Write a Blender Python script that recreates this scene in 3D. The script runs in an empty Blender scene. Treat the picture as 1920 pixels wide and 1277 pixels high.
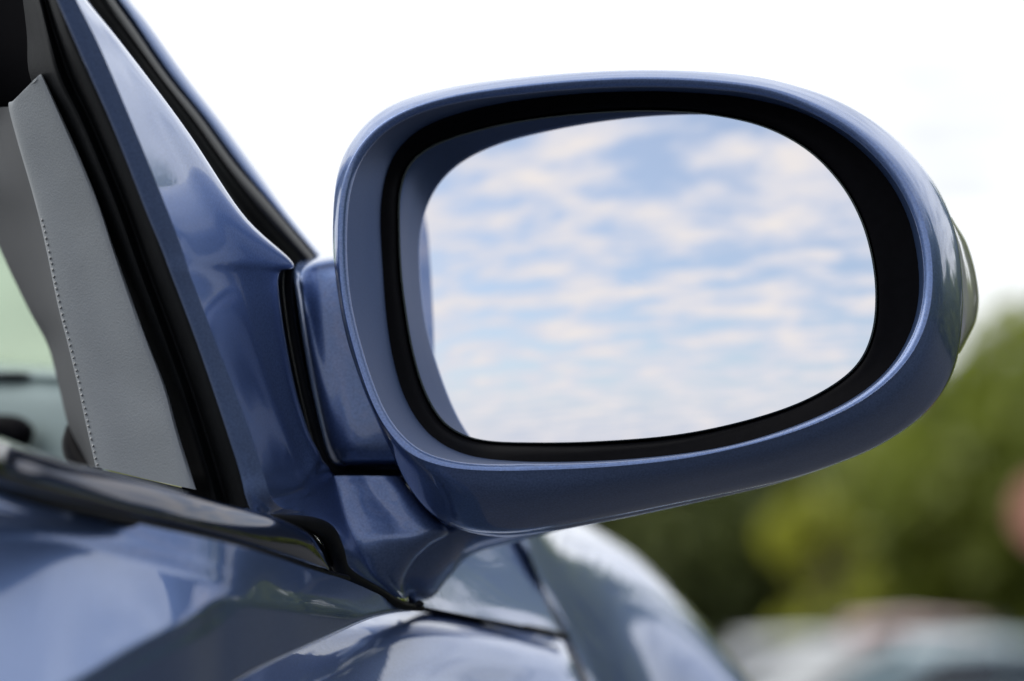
import bpy, bmesh, math, random
import numpy as np
from mathutils import Vector, Matrix

random.seed(7); rng = np.random.default_rng(7)
sc = bpy.context.scene
C = sc.collection
R = math.radians

# ------------------------------------------------------------------ camera, world, sun, exposure
W, H, LENS = 1920.0, 1277.0, 112.0
F = W * LENS / 36.0
PITCH = R(5.9)
CAM = Vector((0.0, 0.0, 1.12))
cd = bpy.data.cameras.new('camera'); cam = bpy.data.objects.new('camera', cd); C.objects.link(cam)
cam.location = CAM; cam.rotation_euler = (R(90) + PITCH, 0, 0)
cd.lens = LENS; cd.sensor_width = 36; cd.clip_end = 2000; cd.clip_start = 0.02
cd.dof.use_dof = True; cd.dof.focus_distance = 1.205; cd.dof.aperture_fstop = 5.6
sc.camera = cam

SUN_EL, SUN_AZ = R(50), R(-100)          # azimuth measured clockwise from the view direction
w = bpy.data.worlds.new('World'); sc.world = w; w.use_nodes = True
nt = w.node_tree; nt.nodes.clear()
def N(t, **k):
    n = nt.nodes.new(t)
    for a, b in k.items(): setattr(n, a, b)
    return n
def LK(a, b): nt.links.new(a, b)
def MA(op, a, b=None, clamp=False):
    n = N('ShaderNodeMath', operation=op, use_clamp=clamp)
    for i, v in enumerate((a, b)):
        if v is None: continue
        if isinstance(v, (int, float)): n.inputs[i].default_value = v
        else: LK(v, n.inputs[i])
    return n.outputs[0]
sky = N('ShaderNodeTexSky', sky_type='NISHITA', sun_disc=False, sun_elevation=SUN_EL, sun_rotation=SUN_AZ,
        air_density=1.0, dust_density=1.0, ozone_density=1.0)
tc = N('ShaderNodeTexCoord'); sp = N('ShaderNodeSeparateXYZ'); LK(tc.outputs['Generated'], sp.inputs[0])
den = MA('ADD', MA('MAXIMUM', sp.outputs[2], 0.0), 0.13)
cx = MA('DIVIDE', sp.outputs[0], den); cy = MA('DIVIDE', sp.outputs[1], den)
cmb = N('ShaderNodeCombineXYZ'); LK(MA('MULTIPLY', cx, 0.72), cmb.inputs[0]); LK(cy, cmb.inputs[1])
nz = N('ShaderNodeTexNoise'); nz.inputs['Scale'].default_value = 4.4; nz.inputs['Detail'].default_value = 8
nz.inputs['Roughness'].default_value = 0.56; nz.inputs['Distortion'].default_value = 0.15
LK(cmb.outputs[0], nz.inputs['Vector'])
ramp = N('ShaderNodeMapRange', interpolation_type='SMOOTHSTEP'); ramp.inputs[1].default_value = 0.37; ramp.inputs[2].default_value = 0.56; ramp.inputs[3].default_value = 0.42
LK(nz.outputs[0], ramp.inputs[0])
# thick bright overcast on the side of the sky in view
fr = N('ShaderNodeMapRange', interpolation_type='SMOOTHSTEP'); fr.inputs[1].default_value = -0.45; fr.inputs[2].default_value = 0.75
LK(sp.outputs[1], fr.inputs[0])
hz = N('ShaderNodeMapRange', interpolation_type='SMOOTHSTEP'); hz.inputs[1].default_value = 0.0; hz.inputs[2].default_value = 0.22
hz.inputs[3].default_value = 0.85; hz.inputs[4].default_value = 0.0; LK(sp.outputs[2], hz.inputs[0])
mask = MA('MAXIMUM', MA('MAXIMUM', ramp.outputs[0], fr.outputs[0]), hz.outputs[0])
nz2 = N('ShaderNodeTexNoise'); nz2.inputs['Scale'].default_value = 4.5; nz2.inputs['Detail'].default_value = 8; nz2.inputs['Roughness'].default_value = 0.54
LK(cmb.outputs[0], nz2.inputs['Vector'])
cc = N('ShaderNodeValToRGB'); cc.color_ramp.elements[0].position = 0.40; cc.color_ramp.elements[1].position = 0.66
cc.color_ramp.elements[0].color = (0.62, 0.69, 0.88, 1); cc.color_ramp.elements[1].color = (0.97, 0.89, 0.86, 1)
LK(nz.outputs[0], cc.inputs[0])
cmx = N('ShaderNodeMix', data_type='RGBA'); LK(fr.outputs[0], cmx.inputs[0]); LK(cc.outputs[0], cmx.inputs[6])
cf = N('ShaderNodeValToRGB'); cf.color_ramp.elements[0].position = 0.36; cf.color_ramp.elements[1].position = 0.56
cf.color_ramp.elements[0].color = (0.89, 0.92, 0.96, 1); cf.color_ramp.elements[1].color = (1.34, 1.38, 1.42, 1)
LK(nz2.outputs[0], cf.inputs[0]); LK(cf.outputs[0], cmx.inputs[7])
b1 = N('ShaderNodeBackground'); b1.inputs[1].default_value = 0.14; LK(sky.outputs[0], b1.inputs[0])
b2 = N('ShaderNodeBackground'); b2.inputs[1].default_value = 1.0; LK(cmx.outputs[2], b2.inputs[0])
ms = N('ShaderNodeMixShader'); LK(mask, ms.inputs[0]); LK(b1.outputs[0], ms.inputs[1]); LK(b2.outputs[0], ms.inputs[2])
wo = N('ShaderNodeOutputWorld'); LK(ms.outputs[0], wo.inputs[0])

sl = bpy.data.lights.new('sun', 'SUN'); so = bpy.data.objects.new('sun', sl); C.objects.link(so)
sl.energy = 1.3; sl.angle = R(50); sl.color = (1.0, 0.96, 0.9)
sdir = Vector((math.sin(SUN_AZ)*math.cos(SUN_EL), math.cos(SUN_AZ)*math.cos(SUN_EL), math.sin(SUN_EL)))
so.rotation_euler = sdir.to_track_quat('Z', 'Y').to_euler(); so.location = (0, 0, 30)

sc.view_settings.view_transform = 'Standard'; sc.view_settings.look = 'None'
sc.view_settings.exposure = 0.0; sc.view_settings.gamma = 1.0; sc.view_settings.use_curve_mapping = False
sc.cycles.max_bounces = 12; sc.cycles.glossy_bounces = 8; sc.cycles.use_denoising = True

# ------------------------------------------------------------------ helpers
RM = np.array(Matrix.Rotation(PITCH, 3, 'X'))
def ray(px, py):
    return RM @ np.array([(px - W/2)/F, 1.0, -(py - H/2)/F])
def P(px, py, d):                       # a traced point at its own distance, as a world position
    return np.array(CAM) + d * ray(px, py)

def spline(pts, n, closed=False):
    """n points evenly spaced along a Catmull-Rom curve through pts (any dimension)"""
    p = np.array(pts, float)
    if closed: q = np.vstack([p[-1], p, p[0], p[1]])
    else: q = np.vstack([2*p[0]-p[1], p, 2*p[-1]-p[-2]])
    segs = len(p) if closed else len(p) - 1
    out = []
    for i in range(segs):
        p0, p1, p2, p3 = q[i:i+4]
        t = np.linspace(0, 1, 24, endpoint=False)[:, None]
        out.append(0.5*((2*p1) + (p2-p0)*t + (2*p0-5*p1+4*p2-p3)*t**2 + (3*p1-p0-3*p2+p3)*t**3))
    dn = np.vstack(out + [p[:1] if closed else p[-1:]])
    k = dn.copy()
    if dn.shape[1] == 3: k = k * np.array([1, 1, 4000.0])
    s = np.r_[0, np.cumsum(np.linalg.norm(np.diff(k, axis=0), axis=1))]
    t = np.linspace(0, s[-1], n, endpoint=not closed)
    return np.stack([np.interp(t, s, dn[:, j]) for j in range(dn.shape[1])], 1)

def column_spline(a, n):
    """a: rows x cols x 3, interpolated to n rows (uniform Catmull-Rom)"""
    m = len(a); q = np.concatenate([2*a[:1]-a[1:2], a, 2*a[-1:]-a[-2:-1]])
    out = []
    for t in np.linspace(0, m-1, n):
        i = min(int(t), m-2); f = t - i
        p0, p1, p2, p3 = q[i:i+4]
        out.append(0.5*((2*p1) + (p2-p0)*f + (2*p0-5*p1+4*p2-p3)*f*f + (3*p1-p0-3*p2+p3)*f**3))
    return np.array(out)

def mesh_obj(name, verts, faces, mat, parent=None, sharp=45, smooth=True):
    me = bpy.data.meshes.new(name)
    me.from_pydata([tuple(map(float, v)) for v in verts], [], faces)
    bm = bmesh.new(); bm.from_mesh(me)
    bmesh.ops.remove_doubles(bm, verts=bm.verts, dist=1e-6)
    bmesh.ops.recalc_face_normals(bm, faces=bm.faces)
    bm.to_mesh(me); bm.free()
    if smooth:
        me.polygons.foreach_set('use_smooth', [True]*len(me.polygons))
        me.set_sharp_from_angle(angle=R(sharp))
    me.materials.append(mat)
    o = bpy.data.objects.new(name, me); C.objects.link(o)
    if parent: o.parent = parent
    return o

def sheet(name, rows, mat, parent, nu=60, nv=60, thick=0.003, sharp=45, linear_rows=False):
    """a panel lofted through traced rows of (px, py, depth); closed, with a back side"""
    a = rows if isinstance(rows, np.ndarray) else column_spline(np.array([spline(r, nu) for r in rows]), nv)
    nv_, nu_ = a.shape[:2]
    V, Fc = [], []
    for k in (0, 1):
        for i in range(nv_):
            for j in range(nu_):
                V.append(P(a[i, j, 0], a[i, j, 1], a[i, j, 2] + k*thick))
    o = nv_*nu_; idx = lambda i, j, k=0: k*o + i*nu_ + j
    for i in range(nv_-1):
        for j in range(nu_-1):
            Fc.append((idx(i,j), idx(i,j+1), idx(i+1,j+1), idx(i+1,j)))
            Fc.append((idx(i,j,1), idx(i+1,j,1), idx(i+1,j+1,1), idx(i,j+1,1)))
    for i in range(nv_-1):
        Fc.append((idx(i,0), idx(i+1,0), idx(i+1,0,1), idx(i,0,1)))
        Fc.append((idx(i,nu_-1), idx(i,nu_-1,1), idx(i+1,nu_-1,1), idx(i+1,nu_-1)))
    for j in range(nu_-1):
        Fc.append((idx(0,j), idx(0,j,1), idx(0,j+1,1), idx(0,j+1)))
        Fc.append((idx(nv_-1,j), idx(nv_-1,j+1), idx(nv_-1,j+1,1), idx(nv_-1,j,1)))
    return mesh_obj(name, V, Fc, mat, parent, sharp)

def tube(name, pts, rad, mat, parent, n=60, m=12, world=False):
    """tube through traced points (px,py,d[,radius m])"""
    p = spline(pts, n) if not world else np.array(pts, float)
    rr = p[:, 3] if p.shape[1] > 3 else np.full(len(p), rad)
    q = np.array([P(*v[:3]) for v in p]) if not world else p[:, :3]
    V, Fc = [], []
    up = Vector((0, -1, 0.1))
    for i in range(len(q)):
        t = Vector(q[min(i+1, len(q)-1)] - q[max(i-1, 0)]).normalized()
        a = t.cross(up).normalized(); b = t.cross(a).normalized()
        for k in range(m):
            an = 2*math.pi*k/m
            V.append(Vector(q[i]) + (a*math.cos(an) + b*math.sin(an))*rr[i])
    for i in range(len(q)-1):
        for k in range(m):
            Fc.append((i*m+k, i*m+(k+1) % m, (i+1)*m+(k+1) % m, (i+1)*m+k))
    Fc.append(tuple(range(m))); Fc.append(tuple(range((len(q)-1)*m, len(q)*m)))
    return mesh_obj(name, V, Fc, mat, parent, 60)

def empty(name, loc, parent=None):
    o = bpy.data.objects.new(name, None); C.objects.link(o)
    o.location = loc; o.empty_display_size = 0.05
    if parent: o.parent = parent
    return o
def tag(o, label=None, cat=None, group=None, kind=None):
    for k, v in (('label', label), ('category', cat), ('group', group), ('kind', kind)):
        if v: o[k] = v
    return o

# ------------------------------------------------------------------ materials
def mat(name, col, rough=0.5, metal=0.0, coat=0.0, coat_rough=0.03, noise=0.0, nscale=40, bump=0.0, bscale=300, spec=0.5, **kw):
    m = bpy.data.materials.new(name); m.use_nodes = True
    t = m.node_tree; b = t.nodes['Principled BSDF']
    b.inputs['Base Color'].default_value = (*col, 1); b.inputs['Roughness'].default_value = rough
    b.inputs['Metallic'].default_value = metal; b.inputs['Coat Weight'].default_value = coat
    b.inputs['Coat Roughness'].default_value = coat_rough; b.inputs['Specular IOR Level'].default_value = spec
    for k, v in kw.items(): b.inputs[k.replace('_', ' ')].default_value = v
    tcn = t.nodes.new('ShaderNodeTexCoord')
    if noise:
        n = t.nodes.new('ShaderNodeTexNoise'); n.inputs['Scale'].default_value = nscale; n.inputs['Detail'].default_value = 4
        t.links.new(tcn.outputs['Object'], n.inputs['Vector'])
        r = t.nodes.new('ShaderNodeMapRange'); r.inputs[1].default_value = 0.3; r.inputs[2].default_value = 0.7
        r.inputs[3].default_value = 1-noise; r.inputs[4].default_value = 1+noise
        t.links.new(n.outputs[0], r.inputs[0])
        v = t.nodes.new('ShaderNodeVectorMath'); v.operation = 'SCALE'; v.inputs[0].default_value = col
        t.links.new(r.outputs[0], v.inputs['Scale']); t.links.new(v.outputs[0], b.inputs['Base Color'])
    if bump:
        n = t.nodes.new('ShaderNodeTexNoise'); n.inputs['Scale'].default_value = bscale; n.inputs['Detail'].default_value = 3
        t.links.new(tcn.outputs['Object'], n.inputs['Vector'])
        bp = t.nodes.new('ShaderNodeBump'); bp.inputs['Strength'].default_value = bump; bp.inputs['Distance'].default_value = 0.001
        t.links.new(n.outputs[0], bp.inputs['Height']); t.links.new(bp.outputs[0], b.inputs['Normal'])
    return m
PAINT = mat('blue_metallic_paint', (0.138, 0.213, 0.405), 0.40, 0.65, 1.0, 0.010, noise=0.20, nscale=1300, Coat_IOR=1.58, Specular_Tint=(0.6, 0.7, 1.0, 1.0))
def orange_peel(m, strength=0.02, scale=260):
    t = m.node_tree; b = t.nodes['Principled BSDF']; c = t.nodes.new('ShaderNodeTexCoord')
    n = t.nodes.new('ShaderNodeTexNoise'); n.inputs['Scale'].default_value = scale; n.inputs['Detail'].default_value = 1
    bp = t.nodes.new('ShaderNodeBump'); bp.inputs['Strength'].default_value = strength; bp.inputs['Distance'].default_value = 0.001
    t.links.new(c.outputs['Object'], n.inputs['Vector']); t.links.new(n.outputs[0], bp.inputs['Height']); t.links.new(bp.outputs[0], b.inputs['Coat Normal'])
    d = t.nodes.new('ShaderNodeTexNoise'); d.inputs['Scale'].default_value = 35; d.inputs['Detail'].default_value = 8; d.inputs['Roughness'].default_value = 0.7
    r = t.nodes.new('ShaderNodeMapRange'); r.inputs[1].default_value = 0.45; r.inputs[2].default_value = 0.75; r.inputs[3].default_value = 0.008; r.inputs[4].default_value = 0.06
    t.links.new(c.outputs['Object'], d.inputs['Vector']); t.links.new(d.outputs[0], r.inputs[0]); t.links.new(r.outputs[0], b.inputs['Coat Roughness'])
orange_peel(PAINT)
RIMSHADE = mat('shaded_rim_paint', (0.060, 0.105, 0.22), 0.42, 0.5, 0.0, 0.12, noise=0.08, nscale=1500, spec=0.25)  # darker satin copy of the blue paint; inner wall's shade put in the colour
BLACKGLOSS = mat('gloss_black_trim', (0.010, 0.014, 0.026), 0.10, 0, 1.0, 0.02, spec=1.0, Coat_IOR=1.75)
BLACKPL = mat('black_plastic', (0.004, 0.004, 0.005), 0.36, spec=0.03, noise=0.15, nscale=300)
RUBBER = mat('black_rubber', (0.008, 0.009, 0.010), 0.5, spec=0.16, noise=0.2, nscale=120, bump=0.1, bscale=900)
MATTE = mat('matt_black_lining', (0.005, 0.005, 0.006), 0.8, spec=0.05)
VINYL = mat('grey_vinyl', (0.33, 0.36, 0.37), 0.55, noise=0.06, nscale=45, bump=0.18, bscale=1300)
VINYLD = mat('dark_grey_vinyl', (0.055, 0.06, 0.063), 0.6, noise=0.06, nscale=60, bump=0.12, bscale=2500)
THREAD = mat('pale_thread', (0.42, 0.43, 0.42), 0.7)
DASH = mat('grey_green_dash', (0.25, 0.33, 0.32), 0.6, noise=0.05, nscale=30)
MIRROR = mat('mirror_silver', (0.90, 0.92, 0.93), 0.0, 1.0)
GLASSEDGE = mat('ground_glass_edge', (0.20, 0.24, 0.22), 0.25, 0, spec=0.6)
LENSM = mat('clear_lens_plastic', (0.80, 0.82, 0.83), 0.08, 0, Transmission_Weight=0.45, IOR=1.46)
CHROME = mat('reflector_chrome', (0.62, 0.63, 0.64), 0.45, 0.25)
SCREEN = mat('veiled_windscreen', (0.75, 0.80, 0.76), 0.1)
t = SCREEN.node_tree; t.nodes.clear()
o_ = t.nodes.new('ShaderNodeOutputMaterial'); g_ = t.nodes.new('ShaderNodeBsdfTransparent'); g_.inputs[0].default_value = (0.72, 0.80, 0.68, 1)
d_ = t.nodes.new('ShaderNodeBsdfTranslucent'); d_.inputs[0].default_value = (0.7, 0.74, 0.70, 1)  # milky share stands in for the pale reflection washing out the glass
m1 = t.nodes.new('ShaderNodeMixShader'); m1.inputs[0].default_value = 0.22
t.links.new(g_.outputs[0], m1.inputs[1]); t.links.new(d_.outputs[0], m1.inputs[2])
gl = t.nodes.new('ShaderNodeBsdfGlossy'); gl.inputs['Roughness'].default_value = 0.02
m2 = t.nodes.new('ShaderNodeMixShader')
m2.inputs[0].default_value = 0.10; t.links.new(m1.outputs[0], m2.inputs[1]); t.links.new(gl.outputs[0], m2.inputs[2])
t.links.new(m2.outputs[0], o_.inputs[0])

# ------------------------------------------------------------------ setting: ground
ASPH = mat('asphalt', (0.036, 0.037, 0.040), 0.9, noise=0.25, nscale=3)
V, Fc = [], []
gs = np.linspace(-400, 400, 17)
for y in gs:
    for x in gs: V.append((x, y, 0))
for i in range(16):
    for j in range(16): Fc.append((i*17+j, i*17+j+1, (i+1)*17+j+1, (i+1)*17+j))
g = mesh_obj('ground', V, Fc, ASPH); tag(g, 'dark grey asphalt ground beneath the car and the parked cars', 'ground', kind='structure')

# ------------------------------------------------------------------ the car
car = empty('car', P(700, 1100, 1.25) * np.array([1, 1, 0]))
tag(car, 'metallic blue car with a rounded door mirror reflecting clouds', 'car')
bpy.context.view_layer.update()
def adopt(o, p=car):
    o.parent = p; o.matrix_parent_inverse = p.matrix_world.inverted(); return o
_sheet, _tube = sheet, tube
def sheet(name, rows, mat, parent=car, **k): return adopt(_sheet(name, rows, mat, None, **k), parent)
def tube(name, pts, rad, mat, parent=car, **k): return adopt(_tube(name, pts, rad, mat, None, **k), parent)

mir = empty('door_mirror', P(1200, 540, 1.25)); adopt(mir)
bpy.context.view_layer.update()
mir['label'] = 'blue door mirror with convex glass full of cloudy sky'

# --- traced contours of the mirror head
CX, CY, NA = 1200.0, 535.0, 360
def contour(pts, sm=3):
    c = spline(pts, 1500, closed=True)
    th = np.unwrap(np.arctan2(c[:, 1]-CY, c[:, 0]-CX)); r = np.hypot(c[:, 1]-CY, c[:, 0]-CX)
    if th[-1] < th[0]: th, r = th[::-1], r[::-1]
    th0 = th % (2*math.pi); o = np.argsort(th0); th0, r = th0[o], r[o]
    a = np.arange(NA)*2*math.pi/NA
    rr = np.interp(a, np.r_[th0-2*math.pi, th0, th0+2*math.pi], np.r_[r, r, r])
    k = np.hanning(2*sm+3)[1:-1]; k /= k.sum(); n = len(k)//2
    rr = np.convolve(np.r_[rr[-n:], rr, rr[:n]], k, 'valid')
    return np.stack([CX + rr*np.cos(a), CY + rr*np.sin(a)], 1)
S_ = contour([(625,400),(632,330),(650,280),(690,228),(750,190),(850,163),(960,147),(1080,136),(1200,131),(1320,134),(1420,144),
    (1500,163),(1565,186),(1632,223),(1692,272),(1742,328),(1775,388),(1793,440),(1803,500),(1806,570),(1800,640),(1786,698),(1757,750),
    (1710,795),(1640,839),(1560,872),(1480,898),(1380,921),(1260,946),(1150,968),(1060,985),(985,997),(920,999),(860,990),(810,965),(770,918),(740,860),
    (712,800),(680,725),(652,640),(634,555),(626,480)])
L_ = contour([(637,420),(637,490),(644,565),(662,645),(690,733),(722,798),(770,848),(830,872),(900,881),(1000,881),(1150,873),(1300,855),
    (1440,823),(1550,784),(1635,737),(1697,678),(1733,610),(1746,535),(1740,455),(1716,380),(1672,310),(1610,250),(1530,202),(1440,169),
    (1320,153),(1200,149),(1080,154),(960,166),(850,183),(762,210),(702,248),(662,300),(643,360)])
B_ = contour([(712,400),(716,500),(724,600),(740,690),(765,760),(805,815),(860,848),(930,862),(1050,866),(1200,859),(1350,839),(1480,802),(1590,752),
    (1662,695),(1706,625),(1723,550),(1718,470),(1697,395),(1655,325),(1590,262),(1505,212),(1400,184),(1300,174),(1200,171),(1080,176),(960,190),
    (860,212),(790,240),(745,280),(722,330)])
G_ = contour([(750,400),(753,500),(762,580),(776,660),(797,730),(828,785),(866,813),(908,825),(970,829),(1100,828),(1250,817),(1370,795),(1480,762),
    (1560,722),(1610,678),(1635,620),(1641,550),(1633,480),(1612,410),(1575,345),(1517,285),(1440,242),(1350,219),(1250,210),(1150,211),(1050,219),
    (960,232),(890,248),(833,266),(792,288),(766,315),(753,355)])

# --- the glass: a convex cap, turned towards the driver
GL_YAW, GL_EL, GL_R = R(12.6), R(2.35), 0.82
gc = P(1200, 520, 1.228)
gn = np.array([-math.sin(GL_YAW)*math.cos(GL_EL), -math.cos(GL_YAW)*math.cos(GL_EL), math.sin(GL_EL)])
gO = gc - gn*GL_R
def glass_depth(px, py):
    r = ray(px, py); o = np.array(CAM) - gO
    a = r @ r; b = 2*(r @ o); c = o @ o - GL_R**2
    return (-b - math.sqrt(b*b - 4*a*c))/(2*a)
dG = np.array([glass_depth(*p) for p in G_])
dL = 1.200 - (L_[:, 0]-1200)/1200*0.030 + (535-L_[:, 1])/400*0.020
V, Fc = [], []
NR = 30
V.append(P(CX, CY, glass_depth(CX, CY)))
for k in range(1, NR+1):
    f = k/NR
    for p in G_:
        q = (CX + (p[0]-CX)*f, CY + (p[1]-CY)*f); V.append(P(*q, glass_depth(*q)))
for j in range(NA): Fc.append((0, 1+j, 1+(j+1) % NA))
for k in range(NR-1):
    for j in range(NA):
        a, b = 1+k*NA+j, 1+k*NA+(j+1) % NA
        Fc.append((a, a+NA, b+NA, b))
base = 1+(NR-1)*NA
nb = len(V)
for s, dd in ((1.0075, 0.0009), (1.0080, 0.0035)):
    for j, p in enumerate(G_):
        q = (CX + (p[0]-CX)*s, CY + (p[1]-CY)*s); V.append(P(*q, dG[j]+dd))
nfront = len(Fc)
for j in range(NA):
    k = (j+1) % NA
    Fc.append((base+j, nb+j, nb+k, base+k)); Fc.append((nb+j, nb+NA+j, nb+NA+k, nb+k))
Fc.append(tuple(nb+NA+j for j in range(NA)))
me = bpy.data.meshes.new('mirror_glass'); me.from_pydata([tuple(v) for v in V], [], Fc); me.update()
bm = bmesh.new(); bm.from_mesh(me); bmesh.ops.recalc_face_normals(bm, faces=bm.faces); bm.to_mesh(me); bm.free()
me.materials.append(MIRROR); me.materials.append(GLASSEDGE)
me.polygons.foreach_set('use_smooth', [True]*len(Fc))
me.polygons.foreach_set('material_index', [0 if i < nfront else 1 for i in range(len(Fc))])
me.set_sharp_from_angle(angle=R(20))
go = bpy.data.objects.new('mirror_glass', me); C.objects.link(go); adopt(go, mir)
go['label'] = 'convex mirror glass reflecting a blue sky with small clouds'

def rings(name, rr, mat, parent, m, close_end=False, thick_back=None, sharp=50):
    """loft closed rings [(contour Nx2, depth N)] along their index, m steps per gap"""
    a = np.array([np.column_stack([c, d]) for c, d in rr])
    a = column_spline(a, (len(a)-1)*m+1)
    V = [P(*v) for row in a for v in row]; nr = len(a); Fc = []
    for i in range(nr-1):
        for j in range(NA):
            k = (j+1) % NA
            Fc.append((i*NA+j, i*NA+k, (i+1)*NA+k, (i+1)*NA+j))
    if close_end: Fc.append(tuple((nr-1)*NA+j for j in range(NA)))
    o = mesh_obj(name, V, Fc, mat, None, sharp)
    if thick_back:
        md = o.modifiers.new('wall', 'SOLIDIFY'); md.thickness = thick_back; md.offset = -1
    return adopt(o, parent)
def mixc(a, b, f): return a + (b-a)*f
def scl(c, s): return np.array([CX, CY]) + (c-np.array([CX, CY]))*s
def off(c, px):
    v = c-np.array([CX, CY]); l = np.linalg.norm(v, axis=1, keepdims=True); return c + v/l*px
dB = dL + 0.80*(dG-dL)
rings('glass_surround', [(scl(G_, 0.985), dG+0.012), (off(G_, 5), dG+0.008), (off(G_, 7), dG+0.0010), (off(G_, 11), dG-0.0008), (mixc(G_, B_, 0.55), mixc(dG, dB, 0.45)), (off(B_, 2), dB+0.0005)], BLACKPL, mir, 5)
dist_bl = np.linalg.norm(B_-L_, axis=1, keepdims=True); dist_ls = np.linalg.norm(S_-L_, axis=1, keepdims=True)
so_ = (0.008+0.036*np.clip((dist_ls[:, 0]-8)/50, 0, 1)); so_ = np.convolve(np.r_[so_[-8:], so_, so_[:8]], np.ones(17)/17, 'valid')
L_in = mixc(L_, B_, np.minimum(0.5, 8/dist_bl)); BL = mixc(L_, B_, np.minimum(0.72, 14/dist_bl)); L_out = mixc(L_, S_, np.minimum(0.2, 5/dist_ls))
rings('rim_inner_wall', [(off(B_, 3), dB+0.004), (B_, dB), (mixc(B_, BL, 0.5), mixc(dB, dL+0.0030, 0.5)), (mixc(BL, L_in, 0.1), dL+0.0026)], RIMSHADE, mir, 7)
rings('mirror_rim', [(mixc(BL, B_, 0.03), dL+0.0050), (BL, dL+0.0024), (L_in, dL+0.0007), (L_, dL), (L_out, dL+0.0004),
      (mixc(L_, S_, 0.33), dL+0.11*so_), (mixc(L_, S_, 0.62), dL+0.36*so_), (mixc(L_, S_, 0.93), dL+0.75*so_), (S_, dL+so_), (scl(S_, 0.994), dL+so_+0.006)], PAINT, mir, 7)
low = np.clip((S_[:, 1]-840)/120, 0, 1)*np.clip((1560-S_[:, 0])/150, 0, 1)*np.clip((S_[:, 0]-820)/120, 0, 1)
S2 = S_ + np.stack([0*low, low*7], 1)
rings('mirror_shell', [(scl(S_, 0.985), dL+so_+0.002), (scl(S_, 0.996), dL+so_+0.006), (scl(S2, 1.0), dL+so_+0.019), (scl(S2, 0.975), dL+0.100), (scl(S_, 0.90), dL+0.128), (scl(S_, 0.76), dL+0.148),
      (scl(S_, 0.5), dL+0.162), (scl(S_, 0.2), dL+0.168), (scl(S_, 0.02), dL+0.168)], PAINT, mir, 6, close_end=True)

# turn signal lens on the outer flank
sig = empty('turn_signal', P(1800, 540, 1.26)); adopt(sig, mir); bpy.context.view_layer.update()
rows = []
for (xb, xm, y) in ((1780,1786,408),(1790,1809,450),(1798,1825,503),(1801,1832,556),(1800,1827,600),(1797,1812,635),(1790,1798,662)):
    rows.append([(xb-8, y, 1.238), (xb+0.45*(xm-xb), y, 1.243), (xm, y, 1.262), (xm-2, y, 1.285), (xb-18, y, 1.305)])
lens = sheet('turn_signal_lens', rows, LENSM, mir, nu=30, nv=40, thick=0.0025)
rows2 = [[(r[0][0], r[0][1], 1.247), (r[1][0]-3, r[0][1], 1.250), (r[2][0]-4, r[0][1], 1.268), (r[4][0], r[0][1], 1.300)] for r in rows]
bpy.data.objects.remove(sig)
sheet('signal_reflector', rows2, CHROME, mir, nu=20, nv=30, thick=0.002)

# inboard neck of the mirror head
nk = []
for (xl, y, z0, z1, z2) in ((566,486,1.33,1.33,1.33),(555,497,1.295,1.283,1.28),(551,520,1.282,1.264,1.262),(556,560,1.279,1.260,1.258),(569,646,1.279,1.260,1.258),(584,729,1.279,1.260,1.258),
     (602,808,1.279,1.260,1.258),(615,850,1.281,1.262,1.260),(628,872,1.288,1.270,1.268),(650,882,1.32,1.31,1.31)):
    sl_ = -0.16 if y < 540 else 0.0
    tz = 0.010*(850-y)/330 if 515 < y < 855 else 0
    nk.append([(xl+6, y+1, z0+0.03), (xl, y, z0), (xl+12, y+sl_*12, z1+0.004), (xl+45, y+sl_*60, z2+tz), (xl+110, y+sl_*110, z2-0.001+tz), (xl+190, y+sl_*150, z2-0.002+tz)])
sheet('mirror_neck', nk, PAINT, mir, nu=60, nv=70, thick=0.004)
gk = []
for (xa, xb, y) in ((515,600,494),(512,600,560),(522,620,650),(545,640,740),(570,660,820),(600,760,860),(612,800,880),(620,800,905)):
    gk.append([(xa, y, 1.285), ((xa+xb)/2, y, 1.298), (xb, y, 1.31)])
sheet('pivot_gasket', gk, RUBBER, mir, nu=16, nv=40, thick=0.01)
tube('gasket_lip', [(546,496,1.262),(540,520,1.262),(541,560,1.265),(552,640,1.268),(570,730,1.268),(590,810,1.268),(606,855,1.268),(626,880,1.270),(660,888,1.275),(740,888,1.280)], 0.0018, RUBBER, mir)

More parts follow.
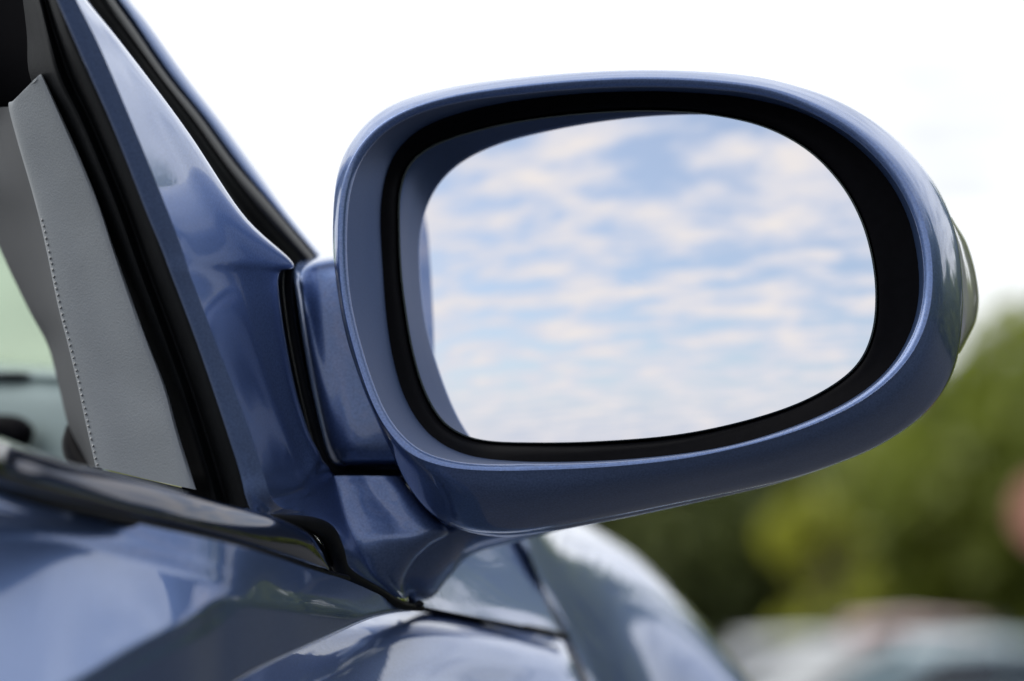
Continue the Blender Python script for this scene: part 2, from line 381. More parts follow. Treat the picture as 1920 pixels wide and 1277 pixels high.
# --- sail panel and mirror foot, one painted casting
fan = [  # A (seal edge), C (crease), M mid, R right;  depths
 ((88,-40,1.122),(126,-40,1.118),(132,-42,1.125),(140,-45,1.135),(146,-46,1.16)),
 ((107,0,1.124),(143,0,1.120),(150,-2,1.128),(158,-3,1.140),(163,-4,1.165)),
 ((150,98,1.128),(190,95,1.123),(212,92,1.140),(232,90,1.158),(237,90,1.185)),
 ((215,245,1.134),(254,246,1.129),(302,246,1.160),(346,245,1.186),(352,245,1.212)),
 ((276,400,1.141),(316,400,1.136),(390,402,1.182),(450,402,1.215),(456,402,1.240)),
 ((304,468,1.1445),(343,472,1.1395),(440,480,1.198),(538,490,1.240),(549,494,1.264)),
 ((318,506,1.146),(355,511,1.141),(440,513,1.198),(518,512,1.233),(523,511,1.262)),
 ((333,545,1.148),(370,550,1.143),(448,550,1.200),(517,546,1.232),(521,545,1.262)),
 ((365,630,1.151),(402,635,1.146),(470,633,1.204),(529,628,1.232),(533,628,1.262)),
 ((395,716,1.154),(436,722,1.149),(497,724,1.208),(549,726,1.232),(553,726,1.262)),
 ((428,815,1.157),(470,815,1.152),(530,813,1.213),(574,808,1.233),(579,808,1.262)),
 ((450,885,1.159),(492,882,1.155),(552,872,1.217),(597,857,1.234),(602,857,1.262)),
 ((463,936,1.160),(508,932,1.158),(566,905,1.216),(612,880,1.240),(620,882,1.252)),
 ((478,962,1.163),(528,952,1.172),(580,925,1.222),(624,897,1.250),(628,897,1.2548)),
 ((512,968,1.176),(556,958,1.194),(600,947,1.228),(634,935,1.248),(638,935,1.2513)),
 ((562,974,1.194),(590,975,1.208),(620,977,1.230),(648,980,1.2450),(652,980,1.2473)),
 ((608,986,1.210),(624,996,1.220),(645,1006,1.234),(661,1012,1.2430),(665,1012,1.2450)),
 ((634,1020,1.222),(646,1028,1.228),(662,1036,1.237),(676,1045,1.2435),(680,1045,1.2453)),
 ((650,1064,1.230),(662,1068,1.235),(680,1076,1.243),(700,1084,1.2480),(705,1085,1.2498)),
 ((735,1118,1.250),(740,1119,1.253),(744,1120,1.256),(748,1121,1.2595),(751,1122,1.2612)),
]
sheet('sail_panel_edge', [[(r[0][0]+2, r[0][1]+1, r[0][2]+0.010), r[0], ((r[0][0]+r[1][0])/2, (r[0][1]+r[1][1])/2, (r[0][2]+r[1][2])/2), r[1]] for r in fan], PAINT, nu=16, nv=130, thick=0.004)
sheet('sail_panel', [list(r[1:]) for r in fan], PAINT, nu=60, nv=140, thick=0.004)
sheet('mirror_foot', [
 [(620,890,1.285),(625,889,1.282),(680,889,1.282),(745,890,1.284),(754,890,1.29)],
 [(622,893,1.262),(626,892,1.2585),(680,892,1.2585),(745,893,1.2595),(754,893,1.28)],
 [(623,898,1.258),(627,897,1.2545),(682,897,1.2547),(748,899,1.2555),(756,899,1.28)],
 [(634,935,1.255),(638,935,1.2510),(705,938,1.2512),(785,946,1.2530),(798,947,1.28)],
 [(647,980,1.251),(652,980,1.2470),(735,985,1.2474),(828,994,1.2510),(846,996,1.28)],
 [(660,1012,1.249),(665,1012,1.2447),(730,1015,1.2455),(798,1022,1.2515),(814,1022,1.28)],
 [(675,1045,1.249),(680,1045,1.2450),(722,1047,1.2470),(768,1055,1.2560),(782,1052,1.285)],
 [(700,1085,1.253),(705,1085,1.2495),(728,1086,1.2525),(753,1092,1.2610),(764,1088,1.288)],
 [(748,1122,1.264),(751,1122,1.2610),(755,1122,1.2615),(760,1122,1.2645),(766,1116,1.288)]], PAINT, mir, nu=50, nv=70, thick=0.004)
# arm running out under the mirror head
arm = []
for (x, yt, yb, d) in ((758,1000,1128,1.282),(800,970,1122,1.286),(840,955,1078,1.290),(880,950,1040,1.295),(960,940,1017,1.300),(1070,930,986,1.305)):
    arm.append([(x, yt, d+0.01), (x+2, yt+(yb-yt)*0.35, d-0.004), (x+4, yt+(yb-yt)*0.75, d+0.006), (x+6, yb, d+0.03), (x+4, yb-4, d+0.05)])
sheet('mirror_arm', arm, PAINT, mir, nu=30, nv=50, thick=0.004)

# --- black window seal between sail panel and cabin trim
tl = [(60,-40),(72,60),(78,143),(118,219),(157,313),(190,400),(224,497),(263,606),(307,729),(345,850),(366,925),(372,950)]
al = [(90,-40),(130,50),(172,143),(205,219),(246,313),(281,400),(315,497),(357,606),(401,729),(440,850),(462,925),(472,962)]
rows = []
for i, (t_, a_) in enumerate(zip(tl, al)):
    d0 = 1.134 + 0.028*i/(len(tl)-1)
    x0, x1 = t_[0]-22, a_[0]+6; wd = x1-x0; y = t_[1]
    rows.append([(x0, y, d0+0.060), (x0+wd*0.30, y, d0+0.040), (x0+wd*0.45, y, d0+0.030), (x0+wd*0.62, y, d0+0.034), (x0+wd*0.75, y, d0+0.022), (x0+wd*0.88, y, d0+0.014), (x1, y, d0+0.012)])
sheet('window_seal', rows, RUBBER, nu=50, nv=60, thick=0.006)
sheet('roof_lining', [[(-120,-60,1.25),(0,-60,1.24),(90,-60,1.22)],[(-120,120,1.25),(0,120,1.24),(110,120,1.22)],[(-120,220,1.27),(0,226,1.262),(120,226,1.235)],[(-120,236,1.30),(0,242,1.30),(120,260,1.30)]], MATTE, nu=20, nv=20, thick=0.01)

# --- cabin pillar trim with a stitched fold
trimL = [(17,200),(35,270),(59,352),(77,420),(92,488),(110,575),(127,641),(145,716),(162,795),(181,878)]
trimR = [(82,146),(114,215),(152,300),(186,385),(214,470),(248,566),(275,640),(309,728),(333,815),(366,918)]
rows = []
rows.append([(24,190,1.206),(30,184,1.196),(50,166,1.190),(70,149,1.182),(77,144,1.192)])
for (l, r_) in zip(trimL, trimR):
    rows.append([(l[0]-1, l[1], 1.206), (l[0]+7, l[1]-1, 1.198), (l[0]+(r_[0]-l[0])*0.5, l[1]+(r_[1]-l[1])*0.5, 1.190), (r_[0]-5, r_[1]-1, 1.181), (r_[0], r_[1], 1.190)])
ptrim = sheet('pillar_trim', rows, VINYL, nu=40, nv=70, thick=0.006)
sideL = [(-60,205),(-60,262),(-60,330),(-20,412),(13,488),(55,575),(90,641),(110,716),(130,795),(168,876)]
rows = [[(a[0], a[1]+(8 if i > 2 else 0), 1.33), ((a[0]*0.55+b[0]*0.45), a[1]*0.55+b[1]*0.45, 1.27), (b[0]+3, b[1], 1.207)] for i, (a, b) in enumerate(zip(sideL, trimL))]
sheet('pillar_trim_side', rows, VINYLD, nu=24, nv=50, thick=0.006)
st = spline([(76,412),(92,488),(110,575),(127,641),(145,716),(162,795),(179,870)], 40)
V, Fc = [], []
for i, p in enumerate(st):
    q = st[min(i+1, 39)] - st[max(i-1, 0)]; q = q/np.linalg.norm(q)
    q = q + np.array([-q[1], q[0]])*random.uniform(-0.25, 0.4); p = p + np.array([random.uniform(-0.6, 0.6), random.uniform(-1, 1)])
    n_ = np.array([-q[1], q[0]]); b0 = len(V)
    for (u, v_, d) in ((-4,0,1.2005),(-2,-1.8,1.199),(2,-1.8,1.199),(4,0,1.2005),(2,1.8,1.199),(-2,1.8,1.199),(0,0,1.1972)):
        V.append(P(p[0]+3+q[0]*u+n_[0]*v_, p[1]+q[1]*u+n_[1]*v_, d))
    for k in range(6): Fc.append((b0+k, b0+(k+1) % 6, b0+6))
s_ = mesh_obj('stitching', V, Fc, THREAD, None); adopt(s_, ptrim); s_['kind'] = 'stuff'

# --- what shows through the cabin: dashboard and windscreen
dash = sheet('dashboard', [[(-150,676,2.0),(0,684,1.95),(90,690,1.90),(200,700,1.85)],[(-150,690,1.62),(0,694,1.60),(90,698,1.58),(200,706,1.56)],[(-150,720,1.585),(0,722,1.565),(90,724,1.545),(200,730,1.53)],
     [(-150,790,1.57),(0,790,1.55),(90,790,1.53),(200,790,1.515)],[(-150,960,1.56),(0,960,1.54),(90,960,1.52),(200,960,1.50)]], DASH, nu=30, nv=40, thick=0.02)
tube('vent_slot', [(-60,704,1.565,0.0005),(-20,705,1.565,0.0016),(40,706,1.555,0.0020),(78,709,1.55,0.0004)], 0.002, BLACKPL, dash, n=30)
tube('dash_knob', [(-70,822,1.535,0.006),(-20,812,1.53,0.0085),(25,812,1.525,0.0085),(48,820,1.52,0.006),(56,826,1.52,0.0015)], 0.008, BLACKPL, dash, n=30, m=16)
tube('trim_clip', [(136,800,1.335,0.003),(142,835,1.33,0.006),(160,872,1.32,0.006),(180,886,1.31,0.003)], 0.008, BLACKPL, n=20)
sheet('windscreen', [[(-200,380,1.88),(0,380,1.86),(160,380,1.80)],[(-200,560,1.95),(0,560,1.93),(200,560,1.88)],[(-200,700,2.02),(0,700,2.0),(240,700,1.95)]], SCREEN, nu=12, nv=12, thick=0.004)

# --- A pillar: black weather strip and outer painted strip
eL = [(120,-60),(157,0),(219,78),(282,157),(345,243),(407,333),(470,423),(528,481),(570,530)]
eM = [(178,-60),(215,0),(251,51),(313,141),(376,219),(439,305),(501,376),(580,470),(622,520)]
eR = [(206,-60),(247,0),(282,43),(352,141),(415,223),(478,309),(540,395),(599,468),(636,515)]
rows = []
for i, (a, b) in enumerate(zip(eL, eM)):
    d = 1.275 + 0.05*i/8; a = np.array(a, float); b = np.array(b, float); q = lambda f: tuple(a+(b-a)*f)
    rows.append([(*(a-(b-a)*0.35), d+0.03), (*q(0.0), d+0.012), (*q(0.35), d+0.004), (*q(0.62), d-0.002), (*q(0.85), d+0.004), (*q(0.97), d+0.016), (*q(1.0), d+0.03)])
sheet('weather_strip', rows, RUBBER, nu=40, nv=60, thick=0.006)
rows = []
for i, (a, b) in enumerate(zip(eM, eR)):
    d = 1.300 + 0.05*i/8; a = np.array(a, float); b = np.array(b, float); q = lambda f: tuple(a+(b-a)*f)
    rows.append([(*q(-0.35), d+0.012), (*q(0.1), d+0.004), (*q(0.5), d+0.006), (*q(0.85), d+0.016), (*q(1.0), d+0.04)])
sheet('pillar_strip', rows, PAINT, nu=24, nv=60, thick=0.006)

# --- belt moulding along the door top
up = [(-60,800,0.975),(0,824,0.985),(75,852,1.003),(149,875,1.022),(224,892,1.043),(336,923,1.072),(411,944,1.094),(486,963,1.120),(540,980,1.140),(580,1002,1.158),(602,1030,1.172),(618,1064,1.184)]
lo = [(-60,886,0.968),(0,908,0.978),(85,936,0.998),(175,958,1.020),(262,979,1.042),(350,998,1.066),(420,1014,1.088),(480,1030,1.110),(525,1044,1.130),(560,1056,1.148),(590,1066,1.165),(616,1073,1.182)]
rows = []
for a, b in zip(up, lo):
    a, b = np.array(a), np.array(b); kb = np.clip((130-a[0])/140, 0, 1); kb = kb*kb*(3-2*kb); b = b + np.array([0, 0, 0.002-0.004*kb])
    rows.append([tuple(a+np.array([6,-2,0.02])), tuple(a), tuple(a+(b-a)*0.06+np.array([0,0,-0.0035])), tuple(a+(b-a)*0.35+np.array([0,0,-0.006])), tuple(a+(b-a)*0.75+np.array([0,0,-0.005])), tuple(b), tuple(b+np.array([0,6,0.006]))])
sheet('belt_moulding', rows, BLACKGLOSS, nu=40, nv=80, thick=0.006)
tube('belt_seal', [(-60,894,0.970),(0,916,0.980),(90,944,1.000),(187,967,1.023),(276,988,1.045),(360,1006,1.068),(430,1022,1.092),(500,1042,1.120),(560,1061,1.150),(610,1076,1.180),(650,1086,1.2)], 0.0016, RUBBER, n=90)
tube('belt_end_seal', [(486,966,1.140,0.0006),(530,972,1.158,0.0015),(580,982,1.176,0.0028),(612,998,1.188,0.0034),(628,1030,1.198,0.0034),(640,1066,1.206,0.0030),(665,1085,1.214,0.0022),(705,1106,1.228,0.0018),(750,1133,1.245,0.0018),(790,1140,1.262,0.0014)], 0.003, RUBBER, n=90)
tube('seal_clip', [(780,1136,1.25),(786,1131,1.25),(792,1136,1.25)], 0.0011, RUBBER, n=12)

# --- door skin
def seg_dist(p, poly):
    a = np.array(poly, float); b = np.roll(a, -1, 0); d = b-a
    t_ = np.clip(((p[..., None, :]-a)*d).sum(-1)/(d*d).sum(-1), 0, 1)
    dist = np.linalg.norm(p[..., None, :]-(a+t_[..., None]*d), axis=-1).min(-1)
    x, y = p[..., 0:1], p[..., 1:2]
    c = ((a[:, 1] > y) != (b[:, 1] > y)) & (x < (b[:, 0]-a[:, 0])*(y-a[:, 1])/(b[:, 1]-a[:, 1]+1e-9)+a[:, 0])
    return np.where(c.sum(-1) % 2 == 1, -dist, dist)
def curve(x, xs, ys):
    p = spline(list(zip(xs, ys)), 2000); return np.interp(x, p[:, 0], p[:, 1])
def dcurve(x, xs, ys):
    p = spline(list(zip(xs, np.array(ys)*1000)), 2000); y = np.interp(x, p[:, 0], p[:, 1])/1000
    k_ = np.hanning(43); k_ /= k_.sum(); return np.convolve(np.pad(y, 21, 'reflect', reflect_type='odd'), k_, 'valid')
def sstep(x, a, b):
    t_ = np.clip((x-a)/(b-a), 0, 1); return t_*t_*(3-2*t_)
NX, NY = 230, 170
gx = np.linspace(-60, 770, NX)
yb = curve(gx, [-60,0,90,187,276,360,430,500,560,610,650,705,750,770], [890,914,942,965,986,1004,1020,1040,1060,1076,1088,1112,1136,1142])
ysil = curve(gx, [-60,330,440,500,609,682,726,760,770], [1420,1345,1281,1249,1199,1165,1152,1147,1147])
k_ = np.hanning(13); k_ /= k_.sum(); ysil = np.convolve(np.pad(ysil, 6, 'edge'), k_, 'valid')
ysil = np.maximum(ysil, yb+3)
vv_ = np.linspace(0, 1, NY)[:, None]
GY = yb[None]+(ysil-yb)[None]*vv_; GX = np.broadcast_to(gx[None], GY.shape)
pt = np.stack([GX, GY], -1)
facet = [tuple(v) for v in spline([(-300,1024),(-100,1022),(0,1020),(125,1019),(240,1046),(340,1075),(385,1092),(403,1108),(396,1128),(350,1160),(250,1210),(140,1277),(20,1345),(-100,1400),(-300,1450)], 90)]
sd = seg_dist(pt, facet)
strip = seg_dist(pt, [(-200,872),(0,934),(118,974),(124,984),(116,994),(0,972),(-200,920)])
below = sstep(GY - curve(gx, [-60,125,340,430,770], [1030,1025,1080,1112,1150])[None], 0, 30)
K = 0.55 - 0.90*below
K = K + (1.5+0.6*sstep(GX, 120, 360)-K)*(1-sstep(sd, -9, 9))
gauss = lambda c, sg_: np.exp(-((GY-c[None])/sg_)**2)
K = K + 1.6*gauss(curve(gx, [-60,0,123,300,500,770], [936,952,984,1024,1070,1150]), 15)*(1-sstep(GX, 60, 300))
K = K + (0.25+0.8*below)*np.exp(-((sd-34)/6.0)**2)
K = K + 1.0*sstep(GX, 500, 580)*(1-sstep(GY-yb[None], 30, 70))
K = K - 7.0*sstep((GY-ysil[None]), -14, 0)**2
mpp = 1.08/F
dd = np.zeros_like(GY)
dd[1:] = -np.cumsum(0.5*(K[1:]+K[:-1])*np.diff(GY, axis=0), axis=0)*mpp
D = dcurve(gx, [-60,0,100,200,300,400,470,560,650,735,770], [1.008,1.014,1.024,1.033,1.042,1.053,1.074,1.128,1.190,1.240,1.262])[None] + dd
kd = np.hanning(25)[1:-1]; kd /= kd.sum()
D = np.array([np.convolve(np.pad(r_, 11, 'reflect', reflect_type='odd'), kd, 'valid') for r_ in D])
sheet('door_skin', np.stack([GX, GY, D], -1), PAINT, thick=0.004, sharp=70)
sheet('gap_backing', [[(140,872,1.215),(300,905,1.235),(480,950,1.265),(640,1000,1.30)],[(140,930,1.20),(300,960,1.222),(480,1000,1.25),(640,1060,1.29)],[(140,1000,1.19),(300,1010,1.21),(480,1040,1.24),(660,1110,1.29)]], MATTE, nu=20, nv=16, thick=0.006)  # black backing sheet added to block sky showing through the gaps

# --- front wing beyond the door
fw = [
 [(740,1140,1.33),(800,1148,1.355),(900,1166,1.400),(1000,1186,1.450),(1050,1196,1.478),(1060,1200,1.50)],
 [(660,1172,1.262),(760,1172,1.304),(880,1192,1.352),(990,1212,1.408),(1058,1224,1.446),(1070,1228,1.475)],
 [(560,1215,1.197),(700,1208,1.258),(850,1226,1.318),(980,1246,1.380),(1070,1256,1.426),(1083,1260,1.46)],
 [(430,1280,1.112),(620,1268,1.197),(800,1276,1.274),(960,1290,1.355),(1085,1298,1.410),(1100,1300,1.44)],
 [(330,1340,1.040),(560,1330,1.144),(770,1336,1.234),(950,1345,1.330),(1100,1348,1.398),(1114,1350,1.43)],
]
sheet('front_wing', fw, PAINT, nu=60, nv=60, thick=0.004)
tube('wing_shut_line', [(760,1134,1.30),(800,1141,1.35),(900,1161,1.395),(1000,1181,1.433),(1062,1194,1.46)], 0.0018, RUBBER, n=40)
cw = [
 [(770,990,1.355),(850,975,1.415),(920,975,1.475),(968,1000,1.510)],
 [(770,1030,1.335),(860,1015,1.405),(935,1012,1.465),(978,1024,1.500)],
 [(775,1075,1.312),(870,1070,1.390),(960,1072,1.458),(1006,1082,1.492)],
 [(780,1118,1.296),(880,1122,1.372),(985,1138,1.446),(1032,1146,1.480)],
 [(784,1136,1.290),(890,1156,1.362),(1000,1176,1.435),(1056,1190,1.475)],
]
sheet('bonnet_corner', cw, PAINT, nu=40, nv=50, thick=0.004)
bn = [
 [(955,990,1.520),(964,990,1.497),(974,988,1.495),(1010,980,1.560),(1050,968,1.760),(1066,962,1.86)],
 [(963,1012,1.515),(972,1012,1.493),(983,1010,1.491),(1030,1004,1.580),(1084,990,1.780),(1102,985,1.88)],
 [(990,1070,1.520),(1000,1070,1.495),(1012,1068,1.493),(1080,1060,1.612),(1158,1036,1.780),(1178,1030,1.88)],
 [(1020,1128,1.525),(1029,1128,1.499),(1042,1126,1.497),(1125,1118,1.630),(1222,1092,1.775),(1244,1090,1.88)],
 [(1050,1192,1.530),(1059,1192,1.503),(1074,1190,1.501),(1165,1184,1.640),(1287,1163,1.765),(1310,1160,1.87)],
 [(1078,1248,1.535),(1087,1248,1.505),(1103,1246,1.503),(1200,1242,1.648),(1340,1226,1.760),(1362,1224,1.87)],
 [(1110,1320,1.540),(1119,1320,1.507),(1136,1318,1.505),(1240,1314,1.655),(1400,1300,1.755),(1422,1298,1.87)],
]
sheet('bonnet', bn, PAINT, nu=60, nv=60, thick=0.004)

# ------------------------------------------------------------------ background: trees
def leaf_mat(name, c1, c2):
    m = mat(name, c1, 0.6); t = m.node_tree; b = t.nodes['Principled BSDF']
    g_ = t.nodes.new('ShaderNodeNewGeometry'); n = t.nodes.new('ShaderNodeTexNoise'); n.inputs['Scale'].default_value = 0.9
    t.links.new(g_.outputs['Position'], n.inputs['Vector'])
    r = t.nodes.new('ShaderNodeValToRGB'); r.color_ramp.elements[0].color = (*c1, 1); r.color_ramp.elements[1].color = (*c2, 1)
    r.color_ramp.elements[0].position = 0.35; r.color_ramp.elements[1].position = 0.65
    t.links.new(n.outputs[0], r.inputs[0]); t.links.new(r.outputs[0], b.inputs['Base Color'])
    tr = t.nodes.new('ShaderNodeBsdfTranslucent'); t.links.new(r.outputs[0], tr.inputs[0])
    ad = t.nodes.new('ShaderNodeAddShader'); t.links.new(b.outputs[0], ad.inputs[0]); t.links.new(tr.outputs[0], ad.inputs[1])
    t.links.new(ad.outputs[0], t.nodes['Material Output'].inputs[0])
    return m
LEAF1 = leaf_mat('leaf_mid_green', (0.135, 0.165, 0.022), (0.185, 0.21, 0.03))
LEAF2 = leaf_mat('leaf_dark_green', (0.075, 0.095, 0.024), (0.11, 0.13, 0.03))
LEAF3 = leaf_mat('leaf_yellow_green', (0.22, 0.24, 0.03), (0.31, 0.32, 0.04))
BARK = mat('bark', (0.09, 0.07, 0.05), 0.9, noise=0.3, nscale=8)
def leaves(centres, radii, per, size):
    cs = np.repeat(centres, per, 0); rs = np.repeat(radii, per, 0); n = len(cs)
    v = rng.normal(size=(n, 3)); v /= np.linalg.norm(v, axis=1, keepdims=True)
    pos = cs + v*rs*(rng.random((n, 1))**0.45)
    a = rng.normal(size=(n, 3)); a /= np.linalg.norm(a, axis=1, keepdims=True)
    b = np.cross(a, rng.normal(size=(n, 3))); b /= np.linalg.norm(b, axis=1, keepdims=True)
    s = size*(0.6+0.8*rng.random((n, 1)))
    vv = np.stack([pos-a*s, pos-b*s*0.5, pos+a*s, pos+b*s*0.5], 1).reshape(-1, 3)
    return vv, np.arange(4*n).reshape(-1, 4)
def fast_mesh(name, vv, ff, m, parent=None):
    me = bpy.data.meshes.new(name); me.vertices.add(len(vv)); me.vertices.foreach_set('co', vv.astype(np.float32).ravel())
    me.loops.add(ff.size); me.loops.foreach_set('vertex_index', ff.ravel().astype(np.int32))
    me.polygons.add(len(ff)); me.polygons.foreach_set('loop_start', np.arange(len(ff), dtype=np.int32)*4)
    me.update(calc_edges=True); me.materials.append(m)
    o = bpy.data.objects.new(name, me); C.objects.link(o)
    if parent: o.parent = parent
    return o
def ground_at(px, dist): return np.array([(px-960)/F*dist, dist, 0.0])
def tree(name, px, dist, h, rad, m, label, cat='tree', clumps=60, per=90, leaf=0.22, group='trees behind the parked cars'):
    r = empty(name, ground_at(px, dist)); tag(r, label, cat, group)
    th = h*0.28; bm_v, bm_f = [], []
    def limb(p0, p1, r0, r1, n=8, seg=4):
        p0, p1 = Vector(p0), Vector(p1); t_ = (p1-p0).normalized(); a = t_.orthogonal().normalized(); b = t_.cross(a); b0 = len(bm_v)
        for i in range(seg+1):
            f = i/seg; c = p0.lerp(p1, f) + Vector((math.sin(f*5)*r0*0.3, math.cos(f*4)*r0*0.3, 0)); rr = r0+(r1-r0)*f
            for k in range(n): bm_v.append(c + (a*math.cos(k*2*math.pi/n)+b*math.sin(k*2*math.pi/n))*rr)
        for i in range(seg):
            for k in range(n): bm_f.append((b0+i*n+k, b0+i*n+(k+1) % n, b0+(i+1)*n+(k+1) % n, b0+(i+1)*n+k))
    limb((0,0,-0.05), (0.1,0,h*0.75), h*0.028, h*0.008)
    for k in range(7):
        an = k*2.4; z = th + k*h*0.06
        limb((0,0,z), (math.cos(an)*rad*0.7, math.sin(an)*rad*0.7, z+h*0.22), h*0.012, h*0.003, 6)
    mesh_obj('trunk', bm_v, bm_f, BARK, r)
    c = rng.normal(size=(clumps, 3)); c /= np.linalg.norm(c, axis=1, keepdims=True)
    c = c*(rng.random((clumps, 1))**0.4)*np.array([rad, rad, (h-th*0.7)*0.5])*0.86 + np.array([0, 0, th*0.7+(h-th*0.7)*0.5])
    vv, ff = leaves(c, (0.16+0.2*rng.random((clumps, 1)))*rad*1.1, per, leaf)
    vv[:, 2] = np.maximum(vv[:, 2], 0.15)
    fast_mesh('crown', vv, ff, m, r)
    return r
tree('broadleaf_tree', 1840, 46, 5.4, 2.3, LEAF1, 'olive green tree right of the mirror, nearest the red sign')
tree('broadleaf_tree', 2130, 44, 7.4, 2.9, LEAF1, 'tallest tree, cut by the right edge of the picture')
tree('broadleaf_tree', 1650, 50, 5.6, 2.6, LEAF1, 'mid green tree below the lower right corner of the mirror')
tree('broadleaf_tree', 1300, 48, 5.6, 3.2, LEAF2, 'dark green tree under the middle of the mirror')
tree('broadleaf_tree', 1060, 47, 5.4, 3.0, LEAF2, 'dark tree above the blue bonnet, leftmost in the open background')
tree('broadleaf_tree', 20, 42, 4.6, 2.8, LEAF3, 'pale green tree seen through the cabin and the windscreen', group=None)
tree('shrub', 1545, 36, 3.4, 0.75, LEAF3, 'narrow yellow green shrub standing before the dark trees', 'shrub', clumps=26, per=80, leaf=0.12, group=None)
# the wood that goes on behind them and round to the right
cs, rs = [], []
for k in range(2300):
    az = R(-2 + 122*rng.random()); f = np.clip((az-R(6))/R(34), 0, 1)
    dist = (60 - 28*f) + 6*rng.random()
    ad = math.degrees(az)
    if 11 < ad < 30: dist = 42 + 5*rng.random()
    top = np.interp(ad, [-2,6,10,17,24,31,46,56,122], [4.0,4.2,4.6,14.0,15.0,6.5,7.0,18.0,18.0])  # unseen heights to the right shaped to darken what the car paint reflects
    top *= 0.86+0.2*math.sin(az*23)*math.sin(az*9+1) + 0.1*math.sin(az*61)
    cs.append((math.sin(az)*dist, math.cos(az)*dist, 0.4 + top*rng.random()**0.8)); rs.append((0.9+0.9*rng.random(),))
vv, ff = leaves(np.array(cs), np.array(rs), 64, 0.34); vv[:, 2] = np.maximum(vv[:, 2], 0.05)
wd = fast_mesh('woodland', vv, ff, LEAF1); tag(wd, 'dark mass of trees closing off the background', 'woodland', kind='stuff')

# ------------------------------------------------------------------ background: parked cars and a sign
TYRE = mat('tyre', (0.02, 0.02, 0.02), 0.85); RIM = mat('alloy_rim', (0.5, 0.5, 0.52), 0.3, 1.0)
CGLASS = mat('car_window_glass', (0.02, 0.025, 0.027), 0.05, 0, 1.0)
LAMP = mat('headlamp_glass', (0.75, 0.77, 0.8), 0.1, 0.2, 1.0)
def boxv(x0, x1, y0, y1, z0, z1):
    v = [(x, y, z) for x in (x0, x1) for y in (y0, y1) for z in (z0, z1)]
    return v, [(0,1,3,2),(4,6,7,5),(0,4,5,1),(2,3,7,6),(0,2,6,4),(1,5,7,3)]
def section_loft(name, secs, m, parent, n=28, e=0.38):
    """secs: (x, half width, z0, z1); superellipse sections along the car"""
    V, Fc = [], []
    for (x, hw, z0, z1) in secs:
        for k in range(n):
            a = 2*math.pi*k/n; c, s = math.cos(a), math.sin(a)
            V.append((x, hw*math.copysign(abs(c)**e, c), (z0+z1)/2 + (z1-z0)/2*math.copysign(abs(s)**e, s)))
    for i in range(len(secs)-1):
        for k in range(n): Fc.append((i*n+k, i*n+(k+1) % n, (i+1)*n+(k+1) % n, (i+1)*n+k))
    Fc.append(tuple(range(n))); Fc.append(tuple(range((len(secs)-1)*n, len(secs)*n)))
    return mesh_obj(name, V, Fc, m, parent, 60)
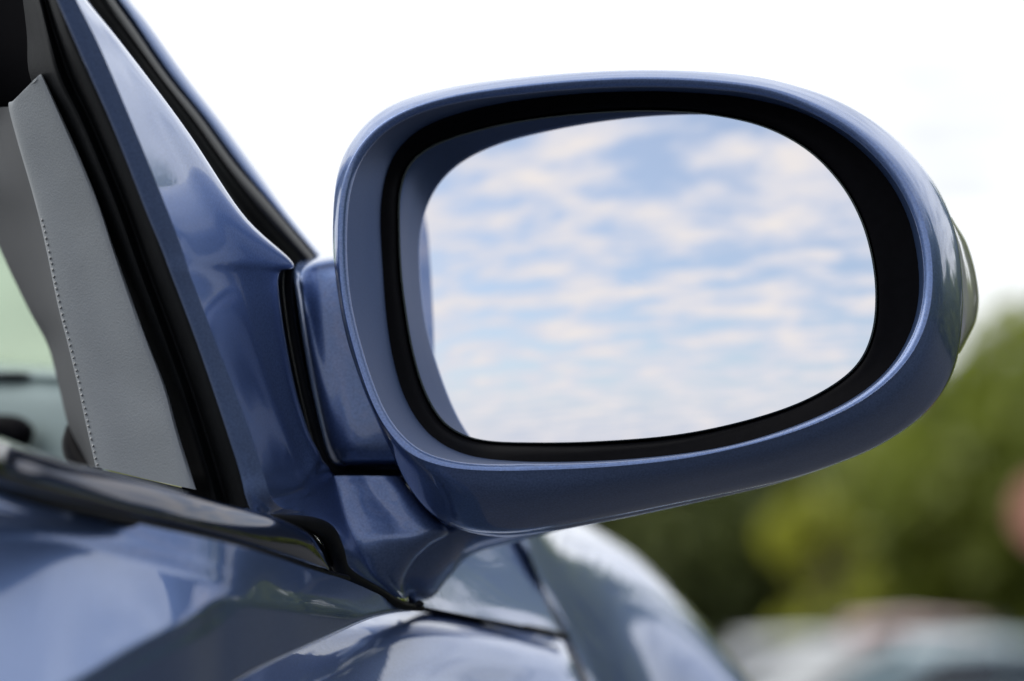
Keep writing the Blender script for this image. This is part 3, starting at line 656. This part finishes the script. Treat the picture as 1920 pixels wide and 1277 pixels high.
def parked_car(px, dist, rz, col, label, ht=1.45):
    r = empty('parked_car', ground_at(px, dist)); r.rotation_euler.z = rz
    tag(r, label, 'car', 'cars parked in the background')
    pm = mat('car_paint', col, 0.35, 0.1, 1.0, 0.03)
    section_loft('body', [(-2.1,0.70,0.40,0.72),(-2.02,0.80,0.28,0.86),(-1.3,0.86,0.22,0.92),(0,0.87,0.20,0.94),(1.2,0.86,0.22,0.95),(1.95,0.80,0.28,0.92),(2.08,0.72,0.38,0.84)], pm, r)
    section_loft('roof', [(-1.05,0.72,0.86,0.94),(-0.35,0.64,0.86,ht-0.04),(0.3,0.63,0.86,ht),(1.0,0.64,0.86,ht-0.05),(1.75,0.70,0.86,0.98)], pm, r, e=0.5)
    k = ht-1.45
    for s in (-1, 1):
        V = [(-0.75,0.735*s,0.97),(-0.25,0.675*s,1.32+k),(0.25,0.668*s,1.36+k),(0.25,0.745*s,0.97)]
        V2 = [(0.32,0.745*s,0.97),(0.32,0.668*s,1.36+k),(0.98,0.675*s,1.32+k),(1.42,0.735*s,0.99)]
        for q in (V, V2):
            w_ = [(x, y+0.03*s, z) for (x, y, z) in q]
            mesh_obj('side_window', q+w_, [(0,1,2,3),(7,6,5,4),(0,4,5,1),(1,5,6,2),(2,6,7,3),(3,7,4,0)], CGLASS, r, smooth=False)
        v, f = boxv(-2.09, -1.95, 0.48*s-0.16, 0.48*s+0.16, 0.60, 0.74); mesh_obj('headlight', v, f, LAMP, r)
        v, f = boxv(1.95, 2.08, 0.55*s-0.14, 0.55*s+0.14, 0.66, 0.80); mesh_obj('tail_light', v, f, mat('tail_lamp', (0.3, 0.02, 0.02), 0.2), r)
        for x in (-1.3, 1.3):
            wv, wf = [], []
            prof = [(0.0,0.09),(0.20,0.09),(0.22,0.11),(0.31,0.11),(0.32,0.07),(0.32,-0.07),(0.31,-0.11),(0.0,-0.11)]
            for i in range(20):
                a = 2*math.pi*i/20
                for (rr, yy) in prof: wv.append((x+rr*math.cos(a), 0.78*s+yy*s, 0.32+rr*math.sin(a)))
            np_ = len(prof)
            for i in range(20):
                for j in range(np_-1): wf.append((i*np_+j, ((i+1) % 20)*np_+j, ((i+1) % 20)*np_+j+1, i*np_+j+1))
            mesh_obj('wheel', wv, wf, TYRE, r)
    for (xa, za, xb, zb, hwa, hwb) in ((-1.12,0.93,-0.42,1.37+k,0.66,0.56),(1.74,0.97,1.06,1.35+k,0.62,0.55)):
        sg = 1 if xa > 0 else -1
        q = [(xa,-hwa,za),(xa,hwa,za),(xb,hwb,zb),(xb,-hwb,zb)]; w_ = [(x+0.05*sg, y, z+0.05) for (x, y, z) in q]
        mesh_obj('windscreen' if sg < 0 else 'rear_window', q+w_, [(0,1,2,3),(7,6,5,4),(0,4,5,1),(1,5,6,2),(2,6,7,3),(3,7,4,0)], CGLASS, r, smooth=False)
    return r
parked_car(1440, 29, R(8), (0.66, 0.68, 0.66), 'pale grey parked car just right of the blue bonnet', 1.44)
parked_car(1640, 33, R(5), (0.75, 0.46, 0.43), 'tall pale red parked car behind the pale grey one', 1.66)
parked_car(1730, 22, R(20), (0.45, 0.62, 0.66), 'light blue parked car between the pale grey and the white car', 1.36)
parked_car(1905, 27, R(84), (0.80, 0.82, 0.84), 'white parked car at the lower right corner of the picture', 1.38)
sg = empty('round_sign', ground_at(1975, 24)); tag(sg, 'round red sign on a grey post at the right edge', 'sign')
zc = CAM.z + 24*ray(1975, 958)[2]
V, Fc = [], []
for y in (-0.012, 0.012):
    for k in range(40): V.append((0.30*math.cos(k*math.pi/20), y, zc+0.30*math.sin(k*math.pi/20)))
Fc = [tuple(range(40)), tuple(range(40, 80))] + [(k, (k+1) % 40, 40+(k+1) % 40, 40+k) for k in range(40)]
mesh_obj('disc', V, Fc, mat('red_sign_paint', (0.80, 0.34, 0.25), 0.4), sg, smooth=False)
V, Fc = [], []
for z in (0, zc+0.25):
    for k in range(16): V.append((0.03*math.cos(k*math.pi/8), 0.045+0.03*math.sin(k*math.pi/8), z))
Fc = [tuple(range(16)), tuple(range(16, 32))] + [(k, (k+1) % 16, 16+(k+1) % 16, 16+k) for k in range(16)]
mesh_obj('post', V, Fc, mat('galvanised_post', (0.3, 0.31, 0.31), 0.5, 0.6), sg)
